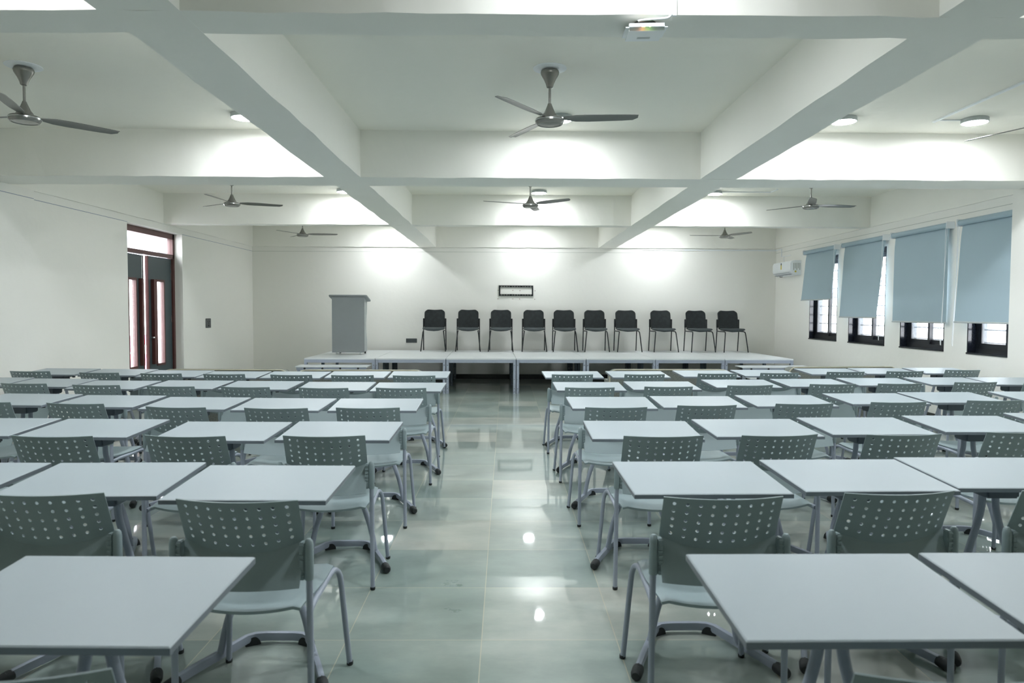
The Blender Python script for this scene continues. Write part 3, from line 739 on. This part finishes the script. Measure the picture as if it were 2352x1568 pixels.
pl = [(-.16, 1.895, 'far left, level with the bracket'), (.155, 1.892, 'inside the bracket frame, left one'), (.305, 1.888, 'inside the bracket frame, right one'), (.628, 1.886, 'far right, level with the bracket'),
      (-.165, 1.712, 'below the bracket, first from left'), (.155, 1.71, 'below the bracket, second from left'), (.302, 1.709, 'below the bracket, third from left'), (.622, 1.706, 'below the bracket, last on the right')]
p0 = None
for x, z, l in pl:
    if p0 is None:
        p0 = MB().cyl((0, -.004, 0), (0, 0, 0), .008, n=10).build('wall_plug', 'plug'); tag(p0, '', 'wall plug', 'red plugs around the screen bracket'); o = p0
    else: o = p0.copy(); COL.objects.link(o)
    o.location = (x, YB, z); o['label'] = 'tiny red-brown wall plug, ' + l
# sockets
t = thing('wall_socket', 'dark grey double socket plate low on the back wall beside the chairs', 'socket', (-2.007, YB, .813))
MB().box((-.117, -.010, -.046), (.117, -.0005, .046), ch=.004).build('plate', 'socket', t)
h = MB()
for cx_ in (-.06, .06):
    for dx, dz in ((0, .018), (-.013, -.008), (.013, -.008)): h.cyl((cx_ + dx, -.0125, dz), (cx_ + dx, -.009, dz), .005, n=8)
h.build('socket_hole', 'socketd', t)
t = thing('wall_switch', 'dark grey switch and socket plate on the left wall past the door', 'socket', (XL, 12.99, 1.215))
MB().box((.0005, -.105, -.085), (.012, .105, .085), ch=.004).build('plate', 'socket', t)
h = MB()
for dy, dz in ((-.04, .03), (.04, .03), (0, .0)): h.cyl((.011, dy, dz), (.014, dy, dz), .011, n=10)
h.build('socket_hole', 'socketd', t)
MB().box((.011, -.02, -.06), (.016, .02, -.03), ch=.002).build('rocker', 'socketd', t)
# air conditioner on the right wall (far end)
t = thing('air_conditioner', 'white split air conditioner high on the right wall in the back corner', 'air conditioner', (XR, 14.45, 2.18))
pr = [(-.001, 0), (-.001, .29), (-.12, .292), (-.195, .275), (-.215, .23), (-.215, .10), (-.19, .04), (-.12, .0)]
MB().prism(pr, 1, -.46, .46).build('body', 'white', t, smooth=50)
MB().box((-.205, -.40, .052), (-.214, .42, .056)).box((-.16, -.40, .012), (-.185, .42, .017)).build('air_flap', 'dframe', t, smooth=0)
MB().box((-.2165, -.02, .13), (-.2152, .03, .225)).build('sticker', 'yellow', t, smooth=0, label='yellow energy sticker')
MB().cyl((-.2165, .005, .235), (-.2152, .005, .235), .025, n=14).build('sticker', 'socket', t)
q = MB()
for k in range(5): q.box((-.02 - .03 * k, -.4612, .235), (-.035 - .03 * k, -.46, .10 + .03 * (k % 2)))
q.build('printed_mark', 'vent', t, smooth=0)
MB().cyl((-.11, -.4615, .07), (-.11, -.46, .07), .018, n=14).build('sticker', 'yellow', t)
MB().cyl((-.1, .3, -.012), (-.1, .3, .005), .03, n=14).build('drain_cap', 'socket', t)
o = MB().box((XR - .012, 14.98, 2.61), (XR - .0005, 15.0, 2.77)).box((XR - .012, 15.0, 2.755), (XR - .0005, YB - .001, 2.775)).box((XR - .008, 14.5, 2.60), (XR - .0005, 14.98, 2.612)).box((XR - .008, 14.86, 2.475), (XR - .0005, 14.87, 2.61)).build('cable_trunking', 'white', smooth=0)
tag(o, 'white cable trunking running down to the air conditioner', 'cable trunking')
o = MB().box((2.9, YB - .014, 2.752), (XR - .013, YB - .0005, 2.776)).build('cable_trunking', 'white', smooth=0)
tag(o, 'long white cable trunking along the top right of the back wall', 'cable trunking')
o = MB().box((4.04, 5.60, ZC - .014), (4.062, 6.83, ZC - .0005)).box((4.062, 6.76, ZC - .012), (4.268, 6.775, ZC - .0005)).build('cable_trunking', 'white', smooth=0)
tag(o, 'white ceiling trunking in the right bay leading to the outer lamp', 'cable trunking')
o = MB().box((3.27, 10.86, ZC - .012), (4.0, 10.875, ZC - .0005)).box((4.0, 10.6, ZC - .012), (4.016, 10.86, ZC - .0005)).build('cable_trunking', 'white', smooth=0)
tag(o, 'white ceiling trunking beside the lamp beyond the wide cross beam', 'cable trunking')
# access point under the first beam
t = thing('access_point', 'white network access point hanging under the nearest cross beam', 'access point', (.645, 3.40, ZB), R(-4))
MB().lathe([(0, 0), (.055, 0), (.055, -.02), (0, -.02)], n=20).build('mount', 'socketd', t)
bd = MB().box((-.095, -.11, -.052), (.095, .11, -.018), ch=.016).build('housing', 'white', t)
bd.rotation_euler.x = R(7)
MB().box((-.03, .02, -.0535), (.03, .045, -.0515)).build('printed_mark', 'lectw', bd, smooth=0)
for x, mm in ((-.02, 'ledr'), (-.012, 'ledg'), (.012, 'ledg')):
    MB().lathe([(0, 0), (.003, 0), (.003, .003), (0, .003)], (x, 0, 0), n=8).build('status_light', mm, bd, loc=(0, -.1115, -.036)).rotation_euler.x = R(90)
o = MB().tube(catmull([(.745, 3.27, 2.80), (.72, 3.26, 2.775), (.66, 3.25, 2.765), (.61, 3.262, 2.765), (.59, 3.266, 2.762)], 6), .005, n=8).build('cable', 'white')
tag(o, 'short white cable looping from the beam trunking into the access point', 'cable')
o = MB().box((.735, 3.268, 2.79), (.765, 3.283, ZC)).build('cable_trunking', 'white', smooth=0)
tag(o, 'short vertical white trunking on the nearest cross beam above the access point', 'cable trunking')
